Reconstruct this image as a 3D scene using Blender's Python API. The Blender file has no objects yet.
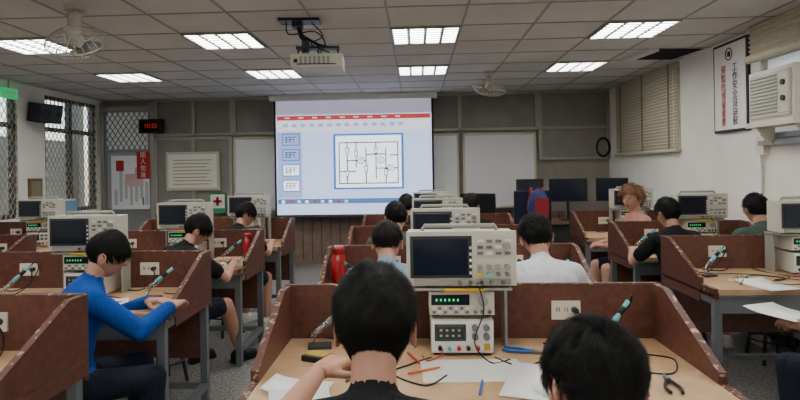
import bpy, math, random, bmesh
from mathutils import Vector, Matrix, Euler, noise as mnoise
import numpy as np
random.seed(7)
R=math.radians
COL=bpy.context.scene.collection
# ------------------------------------------------------------ materials
def lin(c):
    if isinstance(c,str):
        c=[int(c[i:i+2],16)/255 for i in (0,2,4)]
    return [((x/12.92) if x<=.04045 else ((x+.055)/1.055)**2.4) for x in c]+[1]
MATS={}
def mat(name,col,rough=.6,metal=0,noise=0,nscale=20,bump=0,bscale=60,emit=0,col2=None,spec=.4,lo=.35,hi=.65,coat=0,bdist=.01,stretch=None):
    if name in MATS: return MATS[name]
    m=bpy.data.materials.new(name); m.use_nodes=True
    nt=m.node_tree; b=nt.nodes['Principled BSDF']
    b.inputs['Roughness'].default_value=rough; b.inputs['Metallic'].default_value=metal
    b.inputs['Specular IOR Level'].default_value=spec
    b.inputs['Base Color'].default_value=lin(col)
    b.inputs['Coat Weight'].default_value=coat
    tc=nt.nodes.new('ShaderNodeTexCoord')
    if noise or col2:
        n=nt.nodes.new('ShaderNodeTexNoise'); n.inputs['Scale'].default_value=nscale; n.inputs['Detail'].default_value=6
        nt.links.new(tc.outputs['Object'],n.inputs['Vector'])
        r=nt.nodes.new('ShaderNodeValToRGB'); r.color_ramp.elements[0].position=lo; r.color_ramp.elements[1].position=hi
        c=lin(col)
        if col2: c2=lin(col2)
        else: c2=[min(1,x*(1+noise)) for x in c[:3]]+[1]; c=[x*(1-noise) for x in c[:3]]+[1]
        r.color_ramp.elements[0].color=c; r.color_ramp.elements[1].color=c2
        nt.links.new(n.outputs['Fac'],r.inputs['Fac']); nt.links.new(r.outputs['Color'],b.inputs['Base Color'])
    if bump:
        n2=nt.nodes.new('ShaderNodeTexNoise'); n2.inputs['Scale'].default_value=bscale; n2.inputs['Detail'].default_value=4
        if stretch:
            mp=nt.nodes.new('ShaderNodeMapping'); mp.inputs['Scale'].default_value=stretch; mp.inputs['Rotation'].default_value=(.3,.5,.4)
            nt.links.new(tc.outputs['Object'],mp.inputs['Vector']); nt.links.new(mp.outputs['Vector'],n2.inputs['Vector'])
            n2.inputs['Distortion'].default_value=1.2
        else: nt.links.new(tc.outputs['Object'],n2.inputs['Vector'])
        bp=nt.nodes.new('ShaderNodeBump'); bp.inputs['Strength'].default_value=bump; bp.inputs['Distance'].default_value=bdist
        nt.links.new(n2.outputs['Fac'],bp.inputs['Height']); nt.links.new(bp.outputs['Normal'],b.inputs['Normal'])
    if emit:
        b.inputs['Emission Color'].default_value=lin(col); b.inputs['Emission Strength'].default_value=emit
    MATS[name]=m; return m
M_wall=mat('wall_paint','f2f0e8',.8,noise=.03,nscale=3,bump=.05)
M_backwall=mat('backwall_panel','98938a',.7,noise=.08,nscale=4)
M_lower=mat('lower_tiles','7f6a5a',.6,noise=.12,nscale=9)
M_ceil=mat('ceiling_tile','cbcbca',.9,noise=.05,nscale=2.2,bump=.1,bscale=120)
M_bar=mat('tbar','95958f',.5)
M_floor=mat('terrazzo_floor','64635f',.35,nscale=60,col2='aaa8a4',lo=.42,hi=.6)
M_alu=mat('aluminium','a5a6a4',.4,.6)
M_louv=mat('louvre','b9bcc0',.4,.3)
M_frame=mat('window_frame','a9a79f',.5,.3)
M_dark=mat('dark_glass','82807a',.3,noise=.12,nscale=3)
M_dark2=mat('grey_blind','8f8c85',.6,noise=.06,nscale=5)
M_white=mat('whiteboard','eceef0',.25)
M_cream=mat('cream_frame','cfc5ad',.5)
M_wood=mat('wood_trim','7a5a40',.5,noise=.15)
M_part=mat('partition_paint','58352b',.38,nscale=30,col2='6d463a',bump=.05,lo=.3,hi=.7)
M_partedge=mat('partition_edge','58342b',.5,nscale=38,col2='bda384',lo=.58,hi=.64)
M_top=mat('desk_laminate','b48e66',.4,nscale=5,col2='d0b38f',lo=.35,hi=.7,bump=.03)
M_steel=mat('grey_steel','767b80',.45,.3,noise=.06)
M_black=mat('black_plastic','17181a',.45)
M_dkgrey=mat('dark_grey','33353a',.5)
M_inst=mat('instrument_beige','cbc8ba',.5)
M_inst2=mat('instrument_grey','96978f',.5)
M_scr=mat('scope_glass','1b2230',.12)
M_lcd=mat('lcd','2b3a35',.2)
M_green=mat('led_green','35e070',.4,emit=1.0)
M_btn=mat('button_grey','6d7075',.5)
M_btnw=mat('button_white','e6e6e2',.5)
M_yel=mat('yellow','d8b13a',.5)
M_red=mat('red','b52325',.4)
M_redgloss=mat('red_bottle','a3161c',.2,coat=.5)
M_blue=mat('blue_plastic','2763b5',.4)
M_cyan=mat('cyan_plastic','5fb5b9',.4)
M_paper=mat('paper','eceded',.8)
M_outlet=mat('outlet_white','e2ddd0',.45)
M_orange=mat('orange','d9692c',.5)
M_tube=mat('tube_light','fffdf8',.5,emit=27)
M_blind=mat('bamboo_blind','c4bda8',.7,noise=.06,nscale=30)
M_ac=mat('ac_beige','dcd8ca',.5)
M_grille=mat('lattice','a89f8c',.5,.2)
M_out=mat('corridor_outside','b5ad98',.8)
M_fan=mat('fan_beige','b0aca0',.45)
M_seat=mat('stool_wood','8a4a36',.45,noise=.1)
M_chrome=mat('chrome','c8c8c8',.2,1)
M_foil=mat('door_frame','8a8c8a',.5)
M_digit=mat('red_digit','c02424',.5,emit=.5)
M_exit=mat('exit_green','2fae6a',.5,emit=.8)
M_redink=mat('red_ink','b01f2a',.7)
M_ink=mat('dark_ink','4a1c24',.7)
M_skin=mat('skin','c2907a',.5,noise=.06,nscale=18,spec=.3)
M_skin2=mat('skin_fair','d3a58c',.5,noise=.04,nscale=30,spec=.3)
M_lip=mat('lip','a85a50',.45)
M_eye=mat('eye_white','e5e2dd',.2)
M_iris=mat('iris','1c120d',.15)
M_hair=mat('hair_black','080706',.5,spec=.22)
M_hairb=mat('hair_curly_brown','8f6442',.5,noise=.25)
# ------------------------------------------------------------ mesh builder
def fixn(me):
    b=bmesh.new(); b.from_mesh(me); bmesh.ops.recalc_face_normals(b,faces=b.faces); b.to_mesh(me); b.free(); return me
class MB:
    def __init__(s): s.v=[];s.f=[];s.m=[];s.sm=[];s.ml=[]
    def mi(s,m):
        if m not in s.ml: s.ml.append(m)
        return s.ml.index(m)
    def add(s,vs,fs,m,smooth=False):
        o=len(s.v); s.v+= [tuple(v) for v in vs]; i=s.mi(m)
        for f in fs: s.f.append([o+k for k in f]); s.m.append(i); s.sm.append(smooth)
    def box(s,c,d,m,rot=None):
        c=Vector(c); h=[x/2 for x in d]
        vs=[Vector((x*h[0],y*h[1],z*h[2])) for x in(-1,1) for y in(-1,1) for z in(-1,1)]
        if rot is not None:
            q=Euler([R(a) for a in rot]).to_matrix(); vs=[q@v for v in vs]
        s.add([v+c for v in vs],[(0,1,3,2),(4,6,7,5),(0,4,5,1),(2,3,7,6),(0,2,6,4),(1,5,7,3)],m)
    def bx(s,x0,x1,y0,y1,z0,z1,m): s.box(((x0+x1)/2,(y0+y1)/2,(z0+z1)/2),(abs(x1-x0),abs(y1-y0),abs(z1-z0)),m)
    def frame(s,p0,p1):
        d=(Vector(p1)-Vector(p0)); d.normalize()
        a=Vector((0,0,1)) if abs(d.z)<.9 else Vector((1,0,0))
        u=d.cross(a).normalized(); w=d.cross(u).normalized(); return u,w
    def cyl(s,p0,p1,r0,m,r1=None,n=16,smooth=True):
        r1=r0 if r1 is None else r1; p0=Vector(p0);p1=Vector(p1);u,w=s.frame(p0,p1)
        vs=[];
        for p,r in((p0,r0),(p1,r1)):
            for k in range(n):
                a=2*math.pi*k/n; vs.append(p+(u*math.cos(a)+w*math.sin(a))*r)
        s.add(vs,[(k,(k+1)%n,n+(k+1)%n,n+k) for k in range(n)],m,smooth)
        s.add(vs[:n],[tuple(range(n))[::-1]],m); s.add(vs[n:],[tuple(range(n))],m)
    def lathe(s,prof,m,c=(0,0,0),n=20):
        vs=[];c=Vector(c)
        for r,z in prof:
            for k in range(n):
                a=2*math.pi*k/n; vs.append(c+Vector((r*math.cos(a),r*math.sin(a),z)))
        fs=[(j*n+k,j*n+(k+1)%n,(j+1)*n+(k+1)%n,(j+1)*n+k) for j in range(len(prof)-1) for k in range(n)]
        fs.append(tuple(range(n))[::-1]); fs.append(tuple((len(prof)-1)*n+k for k in range(n)))
        s.add(vs,fs,m,True)
    def tube(s,pts,r,m,n=7,rs=None):
        pts=[Vector(p) for p in pts]; vs=[]; L=len(pts)
        prev=None
        for i,p in enumerate(pts):
            d=(pts[min(i+1,L-1)]-pts[max(i-1,0)]).normalized()
            if prev is None:
                a=Vector((0,0,1)) if abs(d.z)<.9 else Vector((1,0,0)); u=d.cross(a).normalized()
            else: u=(prev-d*prev.dot(d)).normalized()
            prev=u; w=d.cross(u); rr=rs[i] if rs else r
            for k in range(n):
                a=2*math.pi*k/n; vs.append(p+(u*math.cos(a)+w*math.sin(a))*rr)
        fs=[(j*n+k,j*n+(k+1)%n,(j+1)*n+(k+1)%n,(j+1)*n+k) for j in range(L-1) for k in range(n)]
        fs.append(tuple(range(n))[::-1]); fs.append(tuple((L-1)*n+k for k in range(n)))
        s.add(vs,fs,m,True)
    def sph(s,c,r,m,n=14,sc=(1,1,1),rot=None):
        c=Vector(c); vs=[];fs=[]
        q=rot if rot is not None else Matrix.Identity(3)
        for j in range(1,n):
            t=math.pi*j/n
            for k in range(2*n):
                a=math.pi*k/n; vs.append(c+q@Vector((r*sc[0]*math.sin(t)*math.cos(a),r*sc[1]*math.sin(t)*math.sin(a),r*sc[2]*math.cos(t))))
        N=2*n
        for j in range(n-2):
            for k in range(N): fs.append((j*N+k,(j+1)*N+k,(j+1)*N+(k+1)%N,j*N+(k+1)%N))
        t=len(vs); vs+= [c+q@Vector((0,0,r*sc[2])),c-q@Vector((0,0,r*sc[2]))]
        for k in range(N): fs.append((t,k,(k+1)%N)); fs.append((t+1,(n-2)*N+(k+1)%N,(n-2)*N+k))
        s.add(vs,fs,m,True)
    def prism(s,poly,axis,a0,a1,m,mtop=None):
        n=len(poly)
        def P(a,p): return (a,p[0],p[1]) if axis=='x' else ((p[0],a,p[1]) if axis=='y' else (p[0],p[1],a))
        vs=[P(a0,p) for p in poly]+[P(a1,p) for p in poly]
        s.add(vs,[tuple(range(n))[::-1],tuple(range(n,2*n))],m)
        for k in range(n): s.add(vs,[(k,(k+1)%n,n+(k+1)%n,n+k)],mtop[k] if mtop and mtop[k] else m)
    def mesh(s,name):
        me=bpy.data.meshes.new(name); me.from_pydata(s.v,[],s.f)
        for m in s.ml: me.materials.append(m)
        me.polygons.foreach_set('material_index',s.m); me.polygons.foreach_set('use_smooth',s.sm); me.update(); return me
    def obj(s,name,loc=(0,0,0),rz=0,bevel=0,parent=None,normals=True):
        me=s.mesh(name)
        if normals: fixn(me)
        o=bpy.data.objects.new(name,me); COL.objects.link(o); o.location=loc; o.rotation_euler=(0,0,R(rz))
        if bevel:
            bm=o.modifiers.new('bevel','BEVEL'); bm.width=bevel; bm.segments=2; bm.limit_method='ANGLE'; bm.angle_limit=R(50)
        if parent: o.parent=parent
        return o
def put(name,me,loc,rz=0,parent=None):
    o=bpy.data.objects.new(name,me); COL.objects.link(o); o.location=loc; o.rotation_euler=(0,0,R(rz))
    if parent: o.parent=parent
    return o
def smooth_path(pts,k=6):
    pts=[Vector(p) for p in pts]; P=[pts[0]]+pts+[pts[-1]]; out=[]
    for i in range(1,len(P)-2):
        for j in range(k):
            t=j/k; a,b,c,d=P[i-1],P[i],P[i+1],P[i+2]
            out.append(.5*((2*b)+(c-a)*t+(2*a-5*b+4*c-d)*t*t+(3*b-a-3*c+d)*t**3))
    out.append(pts[-1]); return out
def text(name,body,size,m,loc,rot,parent=None,ext=.0008,line=1.0,align='CENTER'):
    cu=bpy.data.curves.new(name,'FONT'); cu.body=body; cu.size=size; cu.extrude=ext; cu.align_x=align; cu.align_y='CENTER'; cu.space_line=line
    o=bpy.data.objects.new(name,cu); COL.objects.link(o)
    dg=bpy.context.evaluated_depsgraph_get(); me=bpy.data.meshes.new_from_object(o.evaluated_get(dg))
    bpy.data.objects.remove(o); me.materials.clear(); me.materials.append(m)
    o=bpy.data.objects.new(name,me); COL.objects.link(o); o.location=loc; o.rotation_euler=[R(a) for a in rot]
    if parent:
        o.parent=parent; o.matrix_parent_inverse=Matrix.Translation(-Vector(parent.location))
    return o
# ------------------------------------------------------------ room
XL,XR,YB,YF,H=-5.13,3.02,9.2,-1.6,2.7
mb=MB(); mb.bx(XL-.2,XR+.2,YF-.2,YB+.2,-.1,0,M_floor); mb.obj('floor')
mb=MB(); mb.bx(XL-.2,XR+.2,YF-.2,YB+.2,H,H+.1,M_ceil); mb.obj('ceiling')
mb=MB()
x=-5.0
while x<XR: mb.bx(x-.009,x+.009,YF,YB,H-.006,H+.001,M_bar); x+=.6
y=4.85-.6*10
while y<YB: mb.bx(XL,XR,y-.009,y+.009,H-.005,H+.002,M_bar); y+=.6
mb.obj('trim_ceiling_grid')
mb=MB(); mb.bx(XL,XR,YB,YB+.15,0,H,M_backwall); mb.bx(XL,XR,YB-.02,YB,0,.82,M_lower)
for i in range(55): mb.bx(XL+.15*i,XL+.15*i+.012,YB-.026,YB-.02,.08,.82,M_dkgrey)
mb.obj('wall_back')
mb=MB(); mb.bx(XL,XR,YF-.15,YF,0,H,M_wall); mb.obj('wall_front')
mb=MB(); mb.bx(XR,XR+.15,YF,YB,0,H,M_wall); mb.obj('wall_right')
wins=[(-1.0,1.2),(1.9,4.2),(4.9,7.2),(7.75,9.05)]
mb=MB(); z0,z1=.95,2.62
mb.bx(XL-.15,XL,YF,YB,0,z0,M_wall); mb.bx(XL-.15,XL,YF,YB,z1,H,M_wall)
ys=[YF]+[a for w in wins for a in w]+[YB]
for i in range(0,len(ys),2): mb.bx(XL-.15,XL,ys[i],ys[i+1],z0,z1,M_wall)
mb.obj('wall_left')
def grille(mb,rect,y_or_x,axis,step,m,r=.006):
    a0,a1,c0,c1=rect
    for sgn in(1,-1):
        k=-(c1-c0)-(a1-a0)
        while k<(a1-a0)+(c1-c0)+1:
            pts=[]
            sl=1.5
            for a in(a0,a1):
                c=(c0 if sgn>0 else c1)+sgn*sl*(a-a0-k)
                if c0<=c<=c1: pts.append((a,c))
            for c in(c0,c1):
                a=(c-(c0 if sgn>0 else c1))/(sgn*sl)+a0+k
                if a0<a<a1: pts.append((a,c))
            if len(pts)>=2:
                P=[((y_or_x,p[0],p[1]) if axis=='x' else (p[0],y_or_x,p[1])) for p in (pts[0],pts[-1])]
                mb.cyl(P[0],P[1],r,m,n=4,smooth=False)
            k+=step
M_dframe=mat('window_frame_bronze','5f5a52',.5,.2)
for i,(a,b) in enumerate(wins):
    mb=MB(); x=XL-.06
    for (ya,yb) in((a,a+.06),(b-.06,b),((a+b)/2-.035,(a+b)/2+.035)): mb.bx(x-.03,x+.03,ya,yb,z0,z1,M_dframe)
    for (za,zb) in((z0,z0+.06),(z1-.05,z1),(2.12,2.18)): mb.bx(x-.03,x+.03,a,b,za,zb,M_dframe)
    grille(mb,(a,b,z0,z1),XL-.01,'x',.09,M_grille,.007)
    mb.obj('window_%d'%(i+1))
mb=MB(); mb.bx(XL-2.2,XL-2.1,YF-2,YB+3,-.1,2.2,M_out); mb.bx(XL-2.2,XL-.2,YF-2,YB+3,-.15,-.1,M_out)
for k in range(9): mb.bx(XL-2.25,XL-1.95,-1+1.6*k,-.8+1.6*k,-.1,3.2,M_out)
for k in range(4): mb.bx(XL-2.1,XL-2.08,YF-2,YB+3,.5+.45*k,.53+.45*k,M_frame)
mb.obj('corridor_parapet')
mb=MB(); mb.bx(XL,XL+.012,YF,YB,0,.1,M_dkgrey); mb.obj('baseboard_left')
mb=MB(); mb.bx(XR-.012,XR,YF,YB,0,.1,M_dkgrey); mb.obj('baseboard_right')
def backwin(name,x0,x1,za,zb,nx,m,fr=M_frame,mid=None):
    mb=MB(); mb.bx(x0,x1,YB-.03,YB-.001,za,zb,m)
    for k in range(nx+1):
        x=x0+(x1-x0)*k/nx; mb.bx(x-.025,x+.025,YB-.06,YB-.02,za,zb,fr)
    for z in [za+.02,zb-.02]+(mid or []): mb.bx(x0,x1,YB-.06,YB-.02,z-.02,z+.02,fr)
    return mb.obj(name)
backwin('window_5',-4.2,-2.95,2.1,H,2,M_dark)
backwin('window_6',-2.9,1.9,2.1,H,4,M_dark)
backwin('window_7',1.95,3.0,1.62,H,1,M_dark2,mid=[2.12])
backwin('window_8',-4.2,-2.97,.84,2.08,2,M_dark2)
mb=MB(); mb.bx(-5.08,-4.25,YB-.05,YB-.001,0,2.62,M_foil); mb.bx(-5.0,-4.33,YB-.07,YB-.04,1.9,2.5,mat('door_glass','c5c8c2',.3,emit=.12)); mb.bx(-5.0,-4.33,YB-.065,YB-.04,.95,1.85,mat('door_panel','a5a7a2',.5))
grille(mb,(-5.0,-4.33,1.9,2.5),YB-.08,'y',.09,M_dframe)
for x in(-5.08,-4.25): mb.bx(x-.03,x+.03,YB-.08,YB-.03,0,2.65,M_frame)
mb.bx(-5.08,-4.25,YB-.08,YB-.03,2.52,2.6,M_frame); mb.cyl((-4.4,YB-.1,1.0),(-4.4,YB-.1,1.12),.012,M_chrome)
mb.obj('door_1')
def wboard(x0,x1):
    mb=MB(); za,zb=.88,2.06
    mb.bx(x0,x1,YB-.05,YB-.03,za,zb,M_white)
    for a in((x0,x0+.035),(x1-.035,x1)): mb.bx(a[0],a[1],YB-.065,YB-.03,za,zb,M_cream)
    for a in((za,za+.035),(zb-.035,zb)): mb.bx(x0,x1,YB-.065,YB-.03,a[0],a[1],M_cream)
    mb.bx(x0+.1,x1-.1,YB-.12,YB-.05,za-.005,za+.015,M_alu)
    mb.obj('whiteboard',bevel=.003)
wboard(-2.93,-1.0); wboard(-.97,.68); wboard(.74,1.88)
mb=MB(); mb.bx(-4.93,-4.3,YB-.084,YB-.08,.93,1.8,M_paper)
for k in range(7): mb.bx(-4.88+.085*k,-4.83+.085*k,YB-.086,YB-.083,1.0+.05*(k%3),1.25+.06*((k*5)%7),mat('pale_map','b9c3bf',.8))
mb.bx(-4.85,-4.72,YB-.086,YB-.083,1.55,1.72,M_redink); mb.bx(-4.7,-4.4,YB-.087,YB-.083,1.3,1.5,mat('pale_red','d8b4ae',.8))
mb.obj('notice_poster')
mb=MB(); mb.bx(-4.5,-4.29,YB-.094,YB-.088,1.42,1.86,M_red); o=mb.obj('warning_sign',(0,0,0))
for i,c in enumerate("閒人勿進"): text('sign_text',c,.098,M_btnw,(-4.395,YB-.096,1.80-.107*i),(90,0,0),o)
mb=MB(); mb.bx(-4.45,-4.06,YB-.12,YB-.06,2.15,2.38,M_black); mb.bx(-4.43,-4.08,YB-.122,YB-.119,2.17,2.36,mat('clock_face','160808',.2)); o=mb.obj('led_clock',bevel=.004)
text('digits','10:25',.10,M_digit,(-4.25,YB-.124,2.265),(90,0,0),o)
mb=MB(); mb.bx(-4.02,-3.15,YB-.09,YB-.06,1.22,1.84,M_cream); mb.bx(-3.98,-3.19,YB-.094,YB-.088,1.26,1.8,mat('certificate','e9e9e0',.7))
for k in range(8): mb.bx(-3.9,-3.27-.04*(k%3),YB-.096,YB-.093,1.7-.055*k,1.715-.055*k,mat('yellowtext','b5a860',.7))
mb.obj('framed_certificate')
mb=MB(); mb.bx(-3.32,-3.05,YB-.09,YB-.06,.85,1.17,mat('kit_green','3a9465',.5)); mb.bx(-3.3,-3.07,YB-.093,YB-.088,.93,1.15,M_btnw)
mb.bx(-3.255,-3.115,YB-.096,YB-.092,1.02,1.06,M_red); mb.bx(-3.205,-3.165,YB-.096,YB-.092,.97,1.11,M_red); mb.obj('first_aid_sign')
mb=MB()
for j in range(3):
    mb.tube([(2.9+(.09+.008*j)*math.cos(a*math.pi/10),YB-.08-.008*j,1.8+(.13+.01*j)*math.sin(a*math.pi/10)) for a in range(21)],.009,M_black)
mb.cyl((2.9,YB-.03,1.93),(2.9,YB-.12,1.93),.01,M_black); mb.obj('cable_coil')
# ------------------------------------------------------------ projection screen
sx0,sx1,sz0,sz1=-2.21,.28,.80,2.66
SY=8.95
E=lambda n,c,e: mat(n,c,.8,emit=e)
S_fab=E('screen_fabric','c9c9e2',.5); S_lit=E('screen_lit','c3d2f4',1.3); S_red=E('screen_red','c24a44',.9); S_rib=E('screen_ribbon','e4e4f0',1.2)
S_wh=E('screen_white','f0f4fc',1.8); S_blue=E('screen_blue','3f7ad0',1.1); S_bar=E('screen_taskbar','5b84bc',.8); S_ink=E('screen_ink','2b2f50',.05); S_pane=E('screen_pane','a4b8e4',1.0); S_th=E('screen_thumb','9fb6ea',1.1)
mb=MB()
mb.bx(sx0-.06,sx1+.06,SY-.05,SY+.05,2.6,2.695,M_btnw)
mb.bx(sx0,sx1,SY,SY+.006,sz0,2.62,M_black)
mb.cyl((sx0-.02,SY,sz0-.01),(sx1+.02,SY,sz0-.01),.022,M_dkgrey)
k=(sx1-sx0)/161.0
def SR(a,b,c,d,m,l):
    mb.bx(sx0+(a-273)*k,sx0+(c-273)*k,SY-.0015*l-.001,SY,2.63-(b-97)*k,2.63-(d-97)*k,m)
SR(275,98,432,113,S_fab,1); SR(275,113,432,214,S_lit,1)
SR(276,114,431,118.5,S_red,2); SR(276,118.5,431,130,S_rib,2)
for i in range(14): SR(282+i*9,122,287+i*9,125.5,S_pane,3)
for i in range(9): SR(284+i*14,115.7,289+i*14,116.7,S_rib,3)
SR(276,130,301,197,S_pane,2)
for i in range(4):
    SR(281.0,132+15.5*i,299,144+15.5*i,S_blue,3); SR(282,133+15.5*i,298,143+15.5*i,S_th if i<2 else S_wh,4)
    for j in range(3): SR(284,135+15.5*i+2.4*j,296-j*3,135.7+15.5*i+2.4*j,S_ink,5); SR(285+4*j,135+15.5*i,285.6+4*j,141+15.5*i,S_ink,5)
SR(276,198,431,203,S_bar,3)
for i in range(9): SR(280+8*i,199.5,283+8*i,202,[S_wh,S_red,S_rib][i%3],4)
SR(333,133,404,189,S_blue,3); SR(335.5,135,401.5,187,S_wh,4)
def LN(a,b,c,d):
    t=.5; SR(min(a,c)-t,min(b,d)-t,max(a,c)+t,max(b,d)+t,S_ink,6)
for seg in [(339,142,398,142),(339,142,339,183),(339,183,398,183),(398,142,398,183),(347,142,347,183),(356,142,356,166),(366,148,366,183),(376,142,376,178),(386,148,386,183),(347,160,366,160),(366,154,386,154),(376,168,398,168),(339,171,356,171),(390,155,398,155)]: LN(*seg)
for (a,b) in [(347,150),(356,153),(376,150),(386,172),(347,173),(366,168)]:
    SR(a-1.7,b-3.4,a+1.7,b+3.4,S_ink,7); SR(a-1,b-2.7,a+1,b+2.7,S_wh,8)
for (a,b) in [(361,160),(381,160),(391,168)]:
    mb.cyl((sx0+(a-273)*k,SY-.012,2.63-(b-97)*k),(sx0+(a-273)*k,SY-.002,2.63-(b-97)*k),.055,S_ink,n=20,smooth=False)
    mb.cyl((sx0+(a-273)*k,SY-.014,2.63-(b-97)*k),(sx0+(a-273)*k,SY-.002,2.63-(b-97)*k),.044,S_wh,n=20,smooth=False)
    mb.cyl((sx0+(a-273)*k,SY-.016,2.63-(b-97)*k-.03),(sx0+(a-273)*k,SY-.016,2.63-(b-97)*k+.03),.006,S_ink,n=5)
mb.obj('projection_screen')
# ------------------------------------------------------------ ceiling lights
def troffer_mesh():
    mb=MB(); w=.29
    mb.bx(-w,w,-w,w,-.004,0,M_tube)
    for a in(-1,1):
        mb.bx(a*w-.012,a*w+.012,-w,w,-.016,0,M_bar); mb.bx(-w,w,a*w-.012,a*w+.012,-.016,0,M_bar)
    for i in range(1,4): mb.bx(-w+2*w*i/4-.014,-w+2*w*i/4+.014,-w,w,-.014,-.003,M_louv)
    for i in range(1,7): mb.bx(-w,w,-w+2*w*i/7-.013,-w+2*w*i/7+.013,-.012,-.003,M_louv)
    return mb.mesh('ceiling_light')
tm=troffer_mesh()
for x in(-3.5,-1.7,.1,1.9):
    for y in(-.25,1.55,3.35,5.15,6.95): 
        put('ceiling_light',tm,(x,y,H-.004))
mb=MB(); mb.bx(-.29,.29,-.29,.29,-.004,0,mat('void','0a0a0b',1)); mb.bx(-.3,-.2,-.3,.3,-.03,0,M_ceil)
mb.obj('open_ceiling_tile',(2.65,6.35,H-.003),8)
# ------------------------------------------------------------ fans
def fan(name,loc,tilt,r=.21,drop=.2):
    mb=MB()
    q=Euler((R(tilt),R(10),0)).to_matrix()
    c=Vector((0,0,-drop))
    mb.cyl((0,0,0),(0,0,-.03),.07,M_fan); mb.cyl((0,0,0),(0,0,-.12),.016,M_fan)
    mb.cyl((0,0,-.06),c+q@Vector((0,0,.02)),.05,M_fan,.04)
    for i in range(24):
        a=2*math.pi*i/24
        pts=[]
        for j in range(11):
            t=math.pi*j/10; pts.append(c+q@Vector((r*math.sin(t)*math.cos(a),r*math.sin(t)*math.sin(a),.085*math.cos(t)-.02)))
        mb.tube(pts,.003,M_fan,n=4)
    for rr,zz in((r,-.02),(r*.7,-.08),(r*.7,.04),(r*.3,-.1)):
        mb.tube([c+q@Vector((rr*math.cos(t*math.pi/16),rr*math.sin(t*math.pi/16),zz)) for t in range(33)],.005,M_fan,n=4)
    mb.cyl(c+q@Vector((0,0,-.105)),c+q@Vector((0,0,-.095)),.05,M_fan)
    mb.cyl(c+q@Vector((0,0,.09)),c+q@Vector((0,0,-.03)),.055,M_fan)
    for b in range(3):
        vs=[]
        for (rr,wd) in((.04,.03),(.1,.07),(.16,.075),(.19,.04)):
            for sg in(-1,1):
                a=b*2*math.pi/3+sg*wd/rr*.5
                vs.append(c+q@Vector((rr*math.cos(a),rr*math.sin(a),-.03+sg*.018)))
        mb.add(vs,[(0,1,3,2),(2,3,5,4),(4,5,7,6)],mat('fan_blade','6f7676',.4),True)
    return mb.obj(name,loc)
fan('ceiling_fan',(-2.40,3.98,H-.002),38,.2,.24); fan('ceiling_fan',(.92,7.2,H-.002),8,.2)
# ------------------------------------------------------------ projector
mb=MB()
mb.bx(-.3,.02,-.08,.08,-.02,0,M_black); mb.bx(-.2,-.12,-.05,.05,-.06,-.02,M_dkgrey)
mb.tube([(-.16,0,-.03),(-.13,0,-.13),(-.08,0,-.2)],.02,M_black); mb.tube([(-.16,.03,-.1),(0,.03,-.19),(.1,.02,-.22)],.012,M_black)
mb.cyl((-.1,0,-.17),(-.1,0,-.26),.03,M_dkgrey); mb.bx(-.17,.17,-.05,.05,-.235,-.215,M_dkgrey)
for a in(-.15,.0,.15): mb.cyl((a,0,-.22),(a*1.1,0,-.3),.008,M_dkgrey)
mb.tube(smooth_path([(-.25,0,-.02),(-.22,-.03,-.12),(-.02,-.04,-.1),(.06,-.02,-.2),(.0,-.06,-.29)]),.006,M_black)
mb.tube(smooth_path([(-.05,0,-.02),(.04,-.02,-.13),(-.05,-.04,-.2),(.1,-.05,-.27)]),.005,M_black)
mb.box((0,0,-.345),(.4,.3,.1),M_inst)
for i in range(7): mb.box((-.12+.035*i,-.151,-.345),(.02,.004,.06),M_inst2)
mb.cyl((.12,.15,-.345),(.12,.19,-.345),.04,M_black); mb.box((0,-.152,-.375),(.3,.004,.01),M_dkgrey)
mb.box((-.16,-.152,-.35),(.03,.004,.03),M_black)
mb.obj('ceiling_projector',(-.76,4.55,H-.002),4,bevel=.004)
# ------------------------------------------------------------ right wall things
mb=MB(); X=XR
mb.bx(X-.03,X-.001,6.75,8.75,1.66,2.69,M_blind)
for i in range(26): mb.cyl((X-.036,6.75,1.68+.039*i),(X-.036,8.75,1.68+.039*i),.012,M_blind,n=6)
for y in(6.95,7.75,8.55): mb.bx(X-.052,X-.047,y-.02,y+.02,1.66,2.69,mat('blind_tape','8c8470',.7))
mb.cyl((X-.045,6.73,1.67),(X-.045,8.77,1.67),.025,M_blind); mb.cyl((X-.06,6.8,2.6),(X-.06,6.8,1.4),.003,M_paper)
mb.obj('roller_blind')
mb=MB()
mb.bx(X-.03,X-.001,5.36,5.95,1.81,2.67,mat('poster_frame','2e2a33',.5)); mb.bx(X-.034,X-.029,5.385,5.925,1.835,2.645,mat('poster_paper','f2f0ee',.7))
mb.tube([(X-.037,5.655+.055*math.cos(t*math.pi/8),2.55+.055*math.sin(t*math.pi/8)) for t in range(17)],.007,mat('mark_grey','7a7b80',.7),n=5)
mb.bx(X-.037,X-.033,5.63,5.68,2.525,2.575,M_ink)
o=mb.obj('safety_poster')
for i,c in enumerate("工作安全沒訣竅"): text('poster_text',c,.088,M_ink,(X-.037,5.555,2.41-.084*i),(90,0,-90),o)
for i,c in enumerate("預知危害最重要"): text('poster_text',c,.088,M_redink,(X-.037,5.755,2.41-.084*i),(90,0,-90),o)
mb=MB()
mb.bx(X-.02,X-.001,3.0,5.1,1.75,2.62,mat('window_bright','cfd6d8',.3,emit=.4))
for y in(3.0,3.7,4.4,5.1): mb.bx(X-.05,X-.01,y-.025,y+.025,1.73,2.64,M_alu)
for z in(1.74,2.4,2.63): mb.bx(X-.05,X-.01,3.0,5.1,z-.02,z+.02,M_alu)
mb.bx(X-.07,X-.01,2.95,5.15,1.66,1.7,M_alu)
mb.obj('window_9')
mb=MB()
mb.bx(X-.09,X-.052,3.3,5.2,2.40,2.69,M_blind)
for i in range(7): mb.cyl((X-.095,3.3,2.44+.04*i),(X-.095,5.2,2.44+.04*i),.014,M_blind,n=6)
mb.cyl((X-.1,3.28,2.41),(X-.1,5.22,2.41),.035,M_blind); mb.obj('rolled_blind')
mb=MB()
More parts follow.
